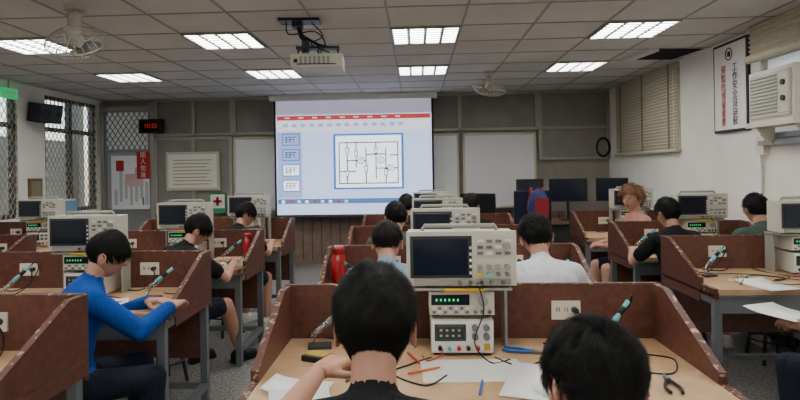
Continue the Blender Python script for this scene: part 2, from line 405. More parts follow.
mb.bx(X-.22,X-.055,4.42,5.0,1.84,2.25,M_ac)
mb.bx(X-.235,X-.215,4.45,4.97,1.87,2.22,mat('ac_face','ccc8ba',.5))
for i in range(11): mb.bx(X-.242,X-.234,4.6,4.95,1.9+.028*i,1.914+.028*i,M_inst2)
mb.bx(X-.24,X-.234,4.46,4.57,1.89,2.2,M_ac); mb.cyl((X-.255,4.515,2.0),(X-.234,4.515,2.0),.022,M_dkgrey); mb.cyl((X-.255,4.515,2.12),(X-.234,4.515,2.12),.022,M_dkgrey)
for i in range(4): mb.bx(X-.2+.03*i,X-.185+.03*i,4.995,5.004,1.9,2.2,M_inst2)
for y in(4.46,4.95): mb.prism([(X-.22,1.84),(X-.055,1.84),(X-.055,1.66),(X-.08,1.66)],'y',y-.02,y+.02,M_ac)
mb.bx(X-.24,X-.052,4.4,5.03,1.80,1.84,M_ac); mb.obj('window_air_conditioner',bevel=.006)
mb=MB(); mb.tube(smooth_path([(X-.03,5.12,1.85),(X-.04,5.16,1.7),(X-.02,5.18,1.4),(X-.02,5.2,1.1)]),.012,M_outlet); mb.bx(X-.05,X-.001,5.1,5.22,1.58,1.74,M_outlet); mb.obj('wall_power_box')
# ------------------------------------------------------------ left wall things
mb=MB(); X=XL
mb.box((.2,0,0),(.22,.34,.25),M_black,(0,10,0)); mb.box((.315,0,-.015),(.01,.30,.21),M_dkgrey,(0,10,0))
for dy,rr in((-.07,.075),(.09,.04)): mb.cyl((.315,dy,-.015),(.326,dy,-.017),rr,M_black)
mb.cyl((0,0,.05),(.1,0,.05),.02,M_black); mb.bx(0,.02,-.06,.06,-.06,.1,M_black)
mb.obj('wall_speaker',(X+.002,7.55,2.33),-20,bevel=.008)
mb=MB(); mb.bx(X+.001,X+.03,7.38,7.64,1.1,1.46,M_wood); mb.bx(X+.028,X+.034,7.41,7.61,1.14,1.42,mat('photo_tone','8f8a6f',.6)); mb.obj('picture_frame')
mb=MB(); mb.bx(X+.03,X+.07,6.85,7.12,2.47,2.6,M_exit); mb.cyl((X+.05,6.98,2.6),(X+.05,6.98,H),.008,M_alu)
o=mb.obj('exit_sign'); text('exit_text','EXIT',.09,M_btnw,(X+.073,6.985,2.53),(90,0,90),o)
mb=MB(); mb.bx(X+.05,X+.3,7.7,8.0,.98,1.14,mat('lightblue','7fa6c4',.5)); mb.bx(X+.06,X+.29,7.71,7.99,1.14,1.16,M_btnw); mb.bx(X,X+.32,7.6,8.1,.94,.98,M_alu); mb.obj('wall_shelf_box',bevel=.006)
# ------------------------------------------------------------ instruments
def scope(mb,c,z,w=.4,h=.2,d=.15,light=False):
    x,y=c
    mb.bx(x-w/2,x+w/2,y+.012,y+d,z+.012,z+h,M_inst)
    mb.bx(x-w/2-.006,x+w/2+.006,y,y+.02,z+.008,z+h+.006,M_inst2 if light else M_inst)
    mb.bx(x-w*.48,x+w*.10,y-.004,y,z+.04,z+h-.012,M_dkgrey); mb.bx(x-w*.45,x+w*.06,y-.006,y-.003,z+.052,z+h-.024,M_scr)
    for i in range(5): mb.bx(x+w*.075,x+w*.095,y-.009,y-.003,z+.055+.025*i,z+.066+.025*i,M_btnw)
    mb.bx(x-w*.45,x+w*.46,y-.003,y,z+.012,z+.036,M_inst2)
    for i in range(4):
        for j in range(3): mb.bx(x+w*(.15+.085*i),x+w*(.205+.085*i),y-.006,y,z+h-.04-.024*j,z+h-.028-.024*j,M_btn if (i+j)%3 else M_btnw)
    for i in range(4):
        mb.cyl((x+w*(.17+.085*i),y,z+.085),(x+w*(.17+.085*i),y-.02,z+.085),.011,M_inst2,n=12)
        mb.cyl((x+w*(.17+.085*i),y,z+.055),(x+w*(.17+.085*i),y-.016,z+.055),.009,[M_yel,M_cyan,M_btn,M_btn][i],n=12)
    mb.cyl((x+w*.42,y,z+h-.05),(x+w*.42,y-.02,z+h-.05),.014,M_inst2,n=12)
    for i in range(5): mb.cyl((x+w*(-.02+.1*i),y,z+.024),(x+w*(-.02+.1*i),y-.022,z+.024),.008,M_chrome,n=10)
    for a in(-1,1): mb.bx(x+a*w*.4-.02,x+a*w*.4+.02,y+.01,y+.05,z,z+.014,M_dkgrey)
    mb.tube([(x-w*.36,y+.09,z+h),(x-w*.34,y+.09,z+h+.02),(x+w*.34,y+.09,z+h+.02),(x+w*.36,y+.09,z+h)],.01,M_inst2)
def fgen(mb,c,z,w=.26,h=.1,d=.2):
    x,y=c
    mb.bx(x-w/2,x+w/2,y,y+d,z+.008,z+h,M_inst); mb.bx(x-w*.47,x+w*.12,y-.003,y,z+h*.48,z+h*.9,M_scr)
    for i in range(6): mb.bx(x-w*.40+.017*i,x-w*.40+.007+.017*i,y-.005,y-.002,z+h*.64,z+h*.74,M_green)
    for j in range(2):
        for i in range(7): mb.bx(x-w*.45+.022*i,x-w*.45+.013+.022*i,y-.006,y,z+.015+.016*j,z+.025+.016*j,M_btnw if (i+j)%2 else M_btn)
    mb.cyl((x+w*.32,y,z+h*.66),(x+w*.32,y-.02,z+h*.66),.02,M_inst2,n=16)
    for i in range(3): mb.cyl((x+w*(.2+.11*i),y,z+.024),(x+w*(.2+.11*i),y-.02,z+.024),.008,M_chrome,n=10)
    for a in(-1,1): mb.bx(x+a*w*.4-.015,x+a*w*.4+.015,y+.01,y+.04,z,z+.01,M_dkgrey)
def psu(mb,c,z,w=.25,h=.145,d=.22):
    x,y=c
    mb.bx(x-w/2,x+w/2,y,y+d,z+.01,z+h,M_inst); mb.bx(x-w*.49,x+w*.49,y-.006,y,z+.014,z+h-.006,M_btnw)
    mb.bx(x-w*.44,x+w*.06,y-.009,y-.005,z+h*.42,z+h*.88,M_dkgrey); mb.bx(x-w*.40,x+w*.02,y-.011,y-.008,z+h*.48,z+h*.82,M_lcd)
    for i in range(4):
        for j in range(2): mb.bx(x-w*.36+.024*i,x-w*.36+.010+.024*i,y-.012,y-.01,z+h*(.54+.15*j),z+h*(.6+.15*j),M_inst2)
    for i in range(2):
        for j in range(2): mb.cyl((x+w*(.2+.18*i),y,z+h*(.55+.25*j)),(x+w*(.2+.18*i),y-.024,z+h*(.55+.25*j)),.013,M_btn,n=14)
    for i,mm in enumerate((M_black,M_cyan,M_red,M_black,M_red)): mb.cyl((x+w*(-.36+.15*i),y,z+.035),(x+w*(-.36+.15*i),y-.026,z+.035),.009,mm,n=10)
    mb.bx(x+w*.34,x+w*.44,y-.012,y-.004,z+.024,z+.05,M_yel)
    for a in(-1,1): mb.bx(x+a*w*.4-.015,x+a*w*.4+.015,y+.01,y+.04,z,z+.012,M_black)
mb=MB(); psu(mb,(0,0),0); fgen(mb,(0,0),.155)
mb.bx(-.2,.2,-.01,.2,.262,.272,M_inst2); mb.bx(-.07,.09,-.02,.0,.26,.272,M_yel) 
for a in(-.19,.19): mb.bx(a-.006,a+.006,.1,.2,0,.262,M_inst2)
scope(mb,(0,-.01),.274,.425,.22)
mb.tube(smooth_path([(-.08,-.02,.035),(-.09,-.06,.02),(-.14,-.08,.006),(-.16,-.02,.006)]),.003,M_red)
mb.tube(smooth_path([(.06,-.03,.3),(.08,-.07,.2),(.04,-.09,.08),(.1,-.1,.006),(.18,-.06,.006)]),.003,M_black)
STACK=fixn(mb.mesh('test_instrument_stack'))
def stack(x,y):
    o=put('test_instrument_stack',STACK,(x,y,.7505)); bm=o.modifiers.new('b','BEVEL'); bm.width=.002; bm.segments=1; bm.limit_method='ANGLE'; return o
# ------------------------------------------------------------ benches
def bench(x0,x1,yb,depth=.75,topmat=M_top,pan=.57):
    mb=MB(); yf=yb-depth; t=.028
    mb.bx(x0+t,x1-t,yf,yb-t,.715,.75,topmat)
    mb.bx(x0,x1,yf,yb-t,.70,.715,M_steel)
    mb.bx(x0,x1,yb-t,yb,.62,.985,M_part); mb.bx(x0-.001,x1+.001,yb-t-.001,yb+.001,.985,.99,M_partedge)
    y1=yb-pan
    poly=[(yb-t,.64),(yb-t,.987),(yb-.13,.987),(y1+.03,.80),(y1,.79),(y1,.64)]
    for a in((x0,x0+t),(x1-t,x1)):
        mb.prism(poly,'x',a[0],a[1],M_part,[M_part,M_partedge,M_partedge,M_partedge,M_partedge,M_part])
    if yf<y1:
        mb.bx(x0,x0+t,yf,y1,.69,.752,M_partedge); mb.bx(x1-t,x1,yf,y1,.69,.752,M_partedge)
    g=.045
    for x in(x0+.03,x1-.03):
        for y in(yf+.04,yb-.06): mb.bx(x-g/2,x+g/2,y-g/2,y+g/2,0,.70,M_steel)
        mb.bx(x-g/2,x+g/2,yf+.04,yb-.06,.1,.14,M_steel); mb.bx(x-g/2,x+g/2,yf+.04,yb-.06,.65,.70,M_steel)
    mb.bx(x0+.03,x1-.03,yb-.08,yb-.04,.1,.14,M_steel); mb.bx(x0+.03,x1-.03,yb-.075,yb-.065,.3,.69,M_part)
    mb.bx(x0+.03,x1-.03,yf+.02,yf+.06,.6,.70,M_steel)
    o=mb.obj('lab_bench',bevel=.003)
    c=(x0+x1)/2
    offs=(.42,-.4) if x1-x0>1.4 else (-.22,)
    for dx in offs:
        mo=MB(); xx=c+dx
        mo.bx(xx-.062,xx+.062,yb-t-.012,yb-t-.0005,.835,.915,M_outlet)
        for i in range(3):
            for a in(-.005,.005): mo.bx(xx-.035+.035*i+a-.0018,xx-.035+.035*i+a+.0018,yb-t-.0135,yb-t-.011,.87,.888,M_black)
        mo.cyl((xx+.035,yb-t-.012,.878),(xx+.035,yb-t-.04,.878),.014,M_dkgrey,n=10)
        mo.tube(smooth_path([(xx+.035,yb-t-.04,.878),(xx+.06,yb-t-.07,.85),(xx+.05,yb-t-.09,.79),(xx-.02,yb-t-.12,.757),(xx-.12,yb-t-.1,.757)]),.004,M_black)
        mo.obj('wall_outlet',parent=o)
    return o
def iron(x,y,rz,col=M_cyan,z=.7505):
    mb=MB()
    mb.bx(-.05,.05,-.035,.035,0,.012,M_dkgrey); mb.cyl((-.03,0,.012),(.0,0,.09),.004,M_chrome,n=6)
    pts=[]
    for i in range(60):
        t=i/59; a=t*math.pi*2*9
        c=Vector((-.03+.07*t,0,.05+.055*t)); pts.append(c+Vector((-.6*math.sin(a)*.016,math.cos(a)*.016,.78*math.sin(a)*.016)))
    mb.tube(pts,.0018,M_chrome,n=4)
    mb.tube([(-.04,0,.045),(.03,0,.1)],.004,M_chrome); mb.tube([(.03,0,.1),(.05,0,.116),(.07,0,.132),(.13,0,.178)],.01,col,rs=[.012,.014,.009,.011])
    mb.tube([(.07,0,.132),(.1,0,.155)],.0125,M_black)
    mb.tube(smooth_path([(.13,0,.178),(.17,.01,.2),(.2,.04,.15),(.17,.08,.06),(.1,.1,.006),(.02,.12,.006)]),.0035,M_black)
    return mb.obj('soldering_iron_stand',(x,y,z),rz)
CB=[2.6,3.95,5.3,6.65]
for i,y in enumerate(CB):
    bench(-.6,1.05,y,.95 if i==0 else .72,M_top); stack(.18 if i else .175,y-.27)
LB=[2.42,3.75,5.1,6.4]
for i,y in enumerate(LB):
    bench(-3.06 if i==0 else -3.0,-1.42 if i==0 else -1.36,y,.72); stack((-2.25,-2.05,-1.98,-1.8)[i],y-.3)
RB=[4.33,5.5,6.85]
for i,y in enumerate(RB):
    bench(1.78,2.99,y,.76 if i==0 else .66); stack((2.66,2.5,2.4)[i],y-.29)
for y in(4.85,6.2):
    bench(-4.75,-3.3,y,.7); stack(-4.0,y-.29)
for (x,y,rz) in((-.42,2.44,8),(.78,2.42,35),(-1.6,3.4,0),(-2.5,3.4,60),(-1.6,4.75,10),(1.95,4.0,20),(1.95,5.2,0),(.8,3.6,0),(-.35,3.6,160),(-1.8,2.1,0),(-3.6,4.5,0)):
    iron(x,y,rz,M_inst2 if (y==2.44 and x<0) else M_cyan)
# ------------------------------------------------------------ bench clutter
def sheet(x,y,rz,w=.21,h=.297,z=.7515,curl=.02,name='paper_sheet'):
    mb=MB(); n=8; vs=[]
    for i in range(n+1):
        for j in range(2):
            t=i/n; vs.append(((j-.5)*w,(t-.5)*h,curl*max(0,t-.55)**2*4+.0005+ .002*j))
    mb.add(vs,[(2*i,2*i+1,2*i+3,2*i+2) for i in range(n)],M_paper,True)
    o=mb.obj(name,(x,y,z),rz); so=o.modifiers.new('s','SOLIDIFY'); so.thickness=.0006; return o
sheet(.42,2.02,-18,.24,.3,.753); sheet(.53,1.88,30,.2,.28,.755); sheet(-.42,1.98,80,.14,.22); sheet(-.38,1.83,15,.2,.24,.753,curl=.01)
mb=MB(); mb.bx(-.19,.19,-.11,.13,0,.0015,mat('white_mat','d9d8d2',.5)); mb.obj('desk_mat',(.2,2.15,.7505),3)
mb=MB(); mb.box((0,0,.012),(.11,.075,.024),M_black); mb.box((0,0,.026),(.09,.055,.008),mat('sponge','b9a04a',.9)); mb.obj('solder_sponge_tray',(-.40,2.27,.7505),-25,bevel=.004)
def pliers(x,y,rz,m):
    mb=MB()
    for s_ in(-1,1):
        mb.tube(smooth_path([(0,s_*.004,.008),(-.04,s_*.016,.008),(-.08,s_*.024,.008),(-.12,s_*.018,.008)]),.006,m)
        mb.tube([(-.0,s_*.004,.008),(.025,s_*.005,.008),(.055,s_*.001,.008)],.005,M_steel,rs=[.007,.006,.002])
    mb.cyl((0,0,.002),(0,0,.016),.009,M_steel); mb.obj('pliers',(x,y,.7505),rz)
pliers(.46,2.36,-20,M_blue); pliers(-1.75,3.25,30,M_red); pliers(.86,2.05,80,M_black)
def pen(x,y,rz,m):
    mb=MB(); mb.tube([(-.07,0,.005),(.05,0,.005),(.065,0,.005),(.07,0,.005)],.004,m,rs=[.0045,.0045,.003,.001]); mb.obj('pen',(x,y,.7525),rz)
pen(.21,1.98,80,M_blue); pen(-.02,2.28,-70,M_red); pen(.02,2.14,30,M_orange)
def breadboard(x,y,rz,z=.7505):
    mb=MB(); mb.bx(-.085,.085,-.03,.03,0,.01,M_btnw); mb.bx(-.08,.08,-.003,.003,.0095,.0105,M_inst2)
    for s_ in(-1,1): mb.bx(-.08,.08,s_*.026-.0008,s_*.026+.0008,.0098,.0106,M_red if s_>0 else M_blue)
    for i in range(24):
        for j in range(8): mb.bx(-.078+.0066*i,-.0757+.0066*i,-.021+.0057*j,-.0187+.0057*j,.0099,.0104,M_dkgrey)
    cs=[M_red,M_black,M_yel,M_blue,M_green]
    for i in range(7):
        a=random.uniform(-.07,.03); b_=a+random.uniform(.02,.05)
        mb.tube(smooth_path([(a,random.uniform(-.02,.02),.01),((a+b_)/2,0,.035),(b_,random.uniform(-.02,.02),.01)],4),.0012,cs[i%5],n=4)
    mb.box((.03,0,.014),(.02,.008,.007),M_black); mb.obj('breadboard',(x,y,z),rz)
breadboard(-.22,2.12,-15); breadboard(-1.55,3.22,10); breadboard(2.1,3.85,10); breadboard(.62,3.45,0); breadboard(-1.5,4.6,0)
def cables(name,seeds,z=.754,m=M_black,r=.003):
    mb=MB()
    for pts in seeds: mb.tube(smooth_path([(p[0],p[1],z+ (p[2] if len(p)>2 else 0)) for p in pts],8),r,m,n=6)
    mb.obj(name)
cables('probe_cables',[[(.05,2.3),(-.03,2.22),(-.1,2.12),(.02,2.0),(.1,2.1)],[(.3,2.3),(.38,2.2),(.5,2.28),(.6,2.4)],[(.7,2.44),(.75,2.2),(.9,2.12),(.98,2.28),(.9,2.34)]])
cables('probe_cables',[[(2.0,4.1),(2.15,3.95,.02),(2.3,4.02),(2.4,3.9),(2.25,3.8),(2.1,3.86)],[(2.45,4.0),(2.6,3.8),(2.4,3.7),(2.2,3.72)],[(2.0,3.7),(2.2,3.9,.02),(2.5,3.75)],[(2.35,4.2,.1),(2.3,4.1,.03),(2.45,3.95),(2.3,3.85)]])
cables('probe_cables',[[(-1.9,3.45),(-1.75,3.35),(-1.85,3.2),(-2.0,3.15),(-2.2,3.3)],[(-2.4,3.4),(-2.5,3.25),(-2.3,3.15)]])
def bottle(x,y,z,m,h=.235,r=.042,name='water_bottle'):
    mb=MB(); mb.lathe([(r*.9,0),(r,.01),(r,h*.72),(r*.72,h*.8),(r*.72,h*.82)],m); mb.lathe([(r*.78,h*.82),(r*.8,h*.97),(r*.6,h)],M_black if m!=M_redgloss else m); mb.obj(name,(x,y,z))
bottle(-.5,3.66,.7505,M_redgloss,.27,.05); bottle(-1.48,4.98,.7505,M_redgloss,.22,.04); bottle(-.12,5.1,.7505,M_blue,.2,.035)
sheet(2.15,3.68,12); sheet(2.6,3.7,-10); sheet(-1.75,3.15,20); sheet(-1.6,4.5,10,.2,.28); sheet(.75,3.42,0); sheet(.3,3.42,10)
# ------------------------------------------------------------ monitors / teacher desk / chairs
mb=MB(); mb.bx(1.2,2.95,7.95,8.6,.72,.76,M_wood)
for a in(1.25,2.9): mb.bx(a-.03,a+.03,8.0,8.55,0,.72,M_dkgrey)
mb.bx(1.25,2.9,8.0,8.03,.2,.72,M_dkgrey); mb.obj('teacher_desk',bevel=.004)
def monitor(x,y,z,rz=0,w=.52):
    mb=MB(); mb.box((0,0,.42),(w,.04,.32),M_black); mb.box((0,-.022,.42),(w-.03,.003,.29),M_scr); mb.box((0,.03,.42),(w*.5,.05,.18),M_dkgrey)
    mb.cyl((0,.03,.01),(0,.03,.34),.02,M_black); mb.box((0,.02,.008),(.22,.18,.016),M_black); mb.obj('computer_monitor',(x,y,z),rz,bevel=.005)
monitor(2.12,8.2,.76); monitor(1.6,8.25,.76,15,.4); monitor(2.72,8.2,.76,-12,.42)
def chair(x,y,rz,m,hb=1.0):
    mb=MB()
    mb.box((0,0,.46),(.46,.44,.07),m); mb.box((0,.23,.46+(hb-.4)/2+.05),(.44,.06,hb-.48),m,(-6,0,0))
    mb.cyl((0,0,.1),(0,0,.43),.028,M_steel); mb.tube([(0,.18,.44),(0,.27,.46),(0,.27,.6)],.015,M_black)
    for i in range(5):
        a=i*2*math.pi/5; mb.tube([(0,0,.1),(.26*math.cos(a),.26*math.sin(a),.065)],.018,M_black); mb.sph((.27*math.cos(a),.27*math.sin(a),.03),.03,M_black,8)
    for a in(-.26,.26): mb.tube([(a,.1,.46),(a,.1,.64),(a,-.12,.66)],.014,M_black)
    return mb.obj('office_chair',(x,y,0),rz,bevel=.015)
chair(1.45,7.35,170,mat('navy_fabric','20243a',.8),1.15); chair(.85,7.5,160,M_black,1.12)
mb=MB(); mb.sph((0,0,.2),.21,mat('bag_blue','2a3568',.7,noise=.2),12,(.6,.42,1.05)); mb.box((.02,-.09,.2),(.15,.05,.22),mat('bag_red','9a2430',.7)); 
for a in(-.07,.07): mb.tube(smooth_path([(a,.04,.36),(a,.1,.42),(a*1.4,.13,.2),(a,.06,.02)]),.014,mat('bag_red','9a2430',.7))
mb.tube(smooth_path([(-.03,.02,.39),(0,.03,.43),(.03,.02,.39)]),.01,M_black); mb.obj('backpack',(1.45,6.96,.83),0,bevel=.01)
# ------------------------------------------------------------ people
def capsule(mb,p0,p1,r0,r1,m=None):
    m=m or M_skin; p0=Vector(p0);p1=Vector(p1)
    mb.sph(p0,r0,m,8); mb.sph(p1,r1,m,8); mb.cyl(p0,p1,r0,m,r1,n=14)
def remesh(mbx,voxel,smooth,name):
    me=fixn(mbx.mesh(name))
    o=bpy.data.objects.new('tmp',me); COL.objects.link(o)
    r=o.modifiers.new('r','REMESH'); r.mode='VOXEL'; r.voxel_size=voxel
    s=o.modifiers.new('s','SMOOTH'); s.iterations=smooth; s.factor=.5
    dg=bpy.context.evaluated_depsgraph_get(); m2=bpy.data.meshes.new_from_object(o.evaluated_get(dg))
    bpy.data.objects.remove(o); m2.name=name; m2.materials.clear(); return m2
def hand_mesh(curl,name):
    mb=MB()
    for i in range(4):
        x=-.03+.02*i
        mb.tube([(x*.55,0,0),(x*.8,.04,0),(x,.085,.002)],.013,M_skin,n=10,rs=[.018,.016,.0125]); mb.sph((x,.085,.002),.0115,M_skin,6)
    L=[.062,.078,.082,.07]
    for i in range(4):
        x=-.03+.02*i; p=Vector((x,.085,.002)); a=R(8); f=[.46,.30,.24]; rr=[.0098,.0088,.0078,.0066]
        for j in range(3):
            a+=curl*(.8+.15*i)*[.8,1.1,.7][j]; q=p+Vector(((x)*.06,math.cos(a),-math.sin(a)))*L[i]*f[j]
            capsule(mb,p,q,rr[j],rr[j+1]); p=q
    p=Vector((.018,.018,-.004))
    for j,(d,l) in enumerate((((.75,.6,-.25),.042),((.45,.85,-.3),.032),((.25,.9,-.35),.026))):
        q=p+Vector(d).normalized()*l; capsule(mb,p,q,[.016,.0115,.0098][j],[.0115,.0098,.008][j]); p=q
    capsule(mb,(0,-.02,0),(0,.02,0),.021,.022)
    me=remesh(mb,.0038,3,name); me.materials.append(M_skin)
    for p_ in me.polygons: p_.use_smooth=True
    return me
HAND=[hand_mesh(.35,'hand_relaxed'),hand_mesh(.75,'hand_grip')]
def head_pt(d):
    x,y,z=d
    p=[.076*x,.096*y,.118*z]
    if z<0:
        k=-z; p[0]*=1-.26*k*k; 
        if y<0: p[1]*=1-.42*k
        else: p[1]*=1-.06*k
    else:
        p[0]*=1+.02*z; 
        if y<0: p[1]*=1+.04*z
    if y>0:
        g=lambda cx,cz,sx,sz:math.exp(-((x-cx)/sx)**2-((z-cz)/sz)**2)
        w=min(1,y*1.5)
        p[1]-=.006*w*(1-abs(x))
        dy=.024*g(0,-.2,.12,.14)+.012*g(0,-.02,.09,.2)-.009*g(.36,.03,.16,.13)-.009*g(-.36,.03,.16,.13)+.004*g(0,.2,.5,.1)
        dy+=.006*g(0,-.47,.22,.07)+.006*g(0,-.57,.2,.06)-.004*g(0,-.52,.26,.025)+.012*g(0,-.85,.35,.2)+.004*g(.5,-.25,.2,.2)+.004*g(-.5,-.25,.2,.2)
        p[1]+=dy*w
    return Vector(p)
def ss(a,b,x):
    t=max(0,min(1,(x-a)/(b-a))); return t*t*(3-2*t)
def hairmask(d,style):
    x,y,z=d
    front=.52 if style!='fringe' else .36
    nape=-.66 if style=='long' else -.5
    ax=abs(x)
    if y>.3 and z<front-.2*ax: return False
    if y>.15 and z<-.02: return False
    if ax>.72 and z<.06 and -.38<y<.12: return False
    if y>-.3 and z<-.2: return False
    if z<nape+.18*ax: return False
    return True
ICO={}
def ico(n):
    if n not in ICO:
        b=bmesh.new(); bmesh.ops.create_icosphere(b,subdivisions=n,radius=1); b.verts.ensure_lookup_table()
        ICO[n]=([v.co.normalized() for v in b.verts],[[v.index for v in f.verts] for f in b.faces]); b.free()
    return ICO[n]
def make_head(mb,skin,hairm,style,nstr,wid,sub=4,rng=random,vol=1.0,messy=1.0):
    seed=Vector((rng.uniform(0,50),rng.uniform(0,50),0))
    def off(v):
        o_=(.004+.015*vol*ss(-.6,.4,v.z))*(1-.25*ss(.5,.9,abs(v.x))*(1-ss(0,.6,v.z)))
        if style=='curly': o_=.012+.022*ss(-.4,.4,v.z)
        return o_+(.006*mnoise.noise(v*3.2+seed)+.004*mnoise.noise(v*9+seed))*vol*messy*ss(-.4,.3,v.z)
    vs,fs=ico(sub); P=[head_pt(v) for v in vs]
    fh=[];fk=[];fl=[]
    for f in fs:
        c=sum((vs[i] for i in f),Vector())/3
        if hairmask(c,style): fh.append(f)
        elif c.y>.7 and abs(c.x)<.2 and -.6<c.z<-.44: fl.append(f)
        else: fk.append(f)
    mb.add(P,fk,skin,True); mb.add(P,fl,M_lip,True); mb.add(P,fh,hairm,True)
    P2=[head_pt(v)+v*(off(v)-.005 if hairmask(v,style) else -.004) for v in vs]
    mb.add(P2,fh,hairm,True)
    for s_ in(-1,1):
        e=Vector((s_*.030,.078,.004)); mb.sph(e,.0115,M_eye,8); mb.sph(e+Vector((0,.0075,-.001)),.0055,M_iris,6)
        mb.tube([(s_*.014,.088,.02),(s_*.030,.0885,.026),(s_*.046,.078,.021)],.003,hairm,n=5)
        mb.tube([(s_*.018,.0865,.009),(s_*.030,.0905,.0125),(s_*.043,.082,.008)],.0018,hairm,n=4)
        q=Euler((0,R(-8*s_),R(20*s_))).to_matrix()
        mb.sph((s_*.081,-.005,-.014),.029,skin,8,(.28,.62,1.05),q); mb.tube([Vector((s_*.088,-.005+.017*math.cos(t),-.014+.027*math.sin(t))) for t in [k_*.6-.9 for k_ in range(8)]],.004,skin,n=5)
        mb.sph((s_*.012,.103,-.032),.007,skin,6)
    crown=Vector((.15,-.55,.82)).normalized()
    V=[];F=[]; n=0; tries=0
    while n<nstr and tries<nstr*8:
        tries+=1
        d=Vector((rng.gauss(0,1),rng.gauss(0,1),rng.gauss(0,1))).normalized()
        if not hairmask(d,style): continue
        n+=1
        L=rng.uniform(.022,.045)*(.4+.6*ss(-.35,.35,d.z))
        if style=='fringe' and d.y>.2: L*=1.4
        t=(d-crown); t=(t-d*t.dot(d)); 
        if t.length<.05: t=Vector((rng.uniform(-1,1),rng.uniform(-1,1),0)); t-=d*t.dot(d)
        t.normalize()
        cn=mnoise.noise_vector(d*5+seed)
        t=(t+cn*1.6*messy+Vector((rng.uniform(-.3,.3),rng.uniform(-.3,.3),rng.uniform(-.2,.15)))); 
        t=(t-d*t.dot(d)).normalized()
        K=5; cur=d.copy(); pts=[]
        if style=='curly':
            ph=rng.uniform(0,6.28); bn=d.cross(t)
            p0=head_pt(d)+d*off(d)*.8
            for k_ in range(10):
                a=ph+k_*.95; pts.append(p0+d*(.003*k_)+t*(.004*k_+.009*math.cos(a))+bn*.009*math.sin(a))
        else:
            z_=.35+.65*ss(-.3,.4,d.z)
            cl=.5+.5*mnoise.noise(d*7+seed*2)
            tip=(.003+.014*cl*rng.uniform(.5,1.4))*z_*messy
            for k_ in range(K):
                s_=k_/(K-1); pts.append(head_pt(cur)+cur*(off(cur)-.006+.002*s_+tip*s_**1.4))
                st=L/(K-1)/.1; t=(t-cur*t.dot(cur)).normalized(); t=(t+Vector((0,0,-.05))); t=(t-cur*t.dot(cur)).normalized()
                cur=(cur+t*st).normalized()
        o0=len(V); K=len(pts)
        for k_,p in enumerate(pts):
            tn=(pts[min(k_+1,K-1)]-pts[max(k_-1,0)]).normalized(); sd=tn.cross(p.normalized()); 
            if sd.length<1e-4: sd=Vector((1,0,0))
            sd.normalize(); w=wid*(1-.75*(k_/(K-1))**1.5)
            V.append(p-sd*w); V.append(p+p.normalized()*w*.5); V.append(p+sd*w)
        for k_ in range(K-1):
            a=o0+3*k_; F.append((a,a+1,a+4,a+3)); F.append((a+1,a+2,a+5,a+4))
    mb.add(V,F,hairm,True)
def ik(s,t,l1,l2,pole):
    d=t-s; L=d.length
    if L>l1+l2-.005: t=s+d.normalized()*(l1+l2-.005); d=t-s; L=d.length
    a=(l1*l1-l2*l2+L*L)/(2*L); h=math.sqrt(max(1e-6,l1*l1-a*a)); dn=d.normalized()
    pl=(pole-dn*pole.dot(dn)).normalized(); return s+dn*a+pl*h,t
def cloth(name,c): return mat(name,c,.85,noise=.06,nscale=8,bump=.8,bscale=5,spec=.2,bdist=.03,stretch=(1.6,1.6,.8))
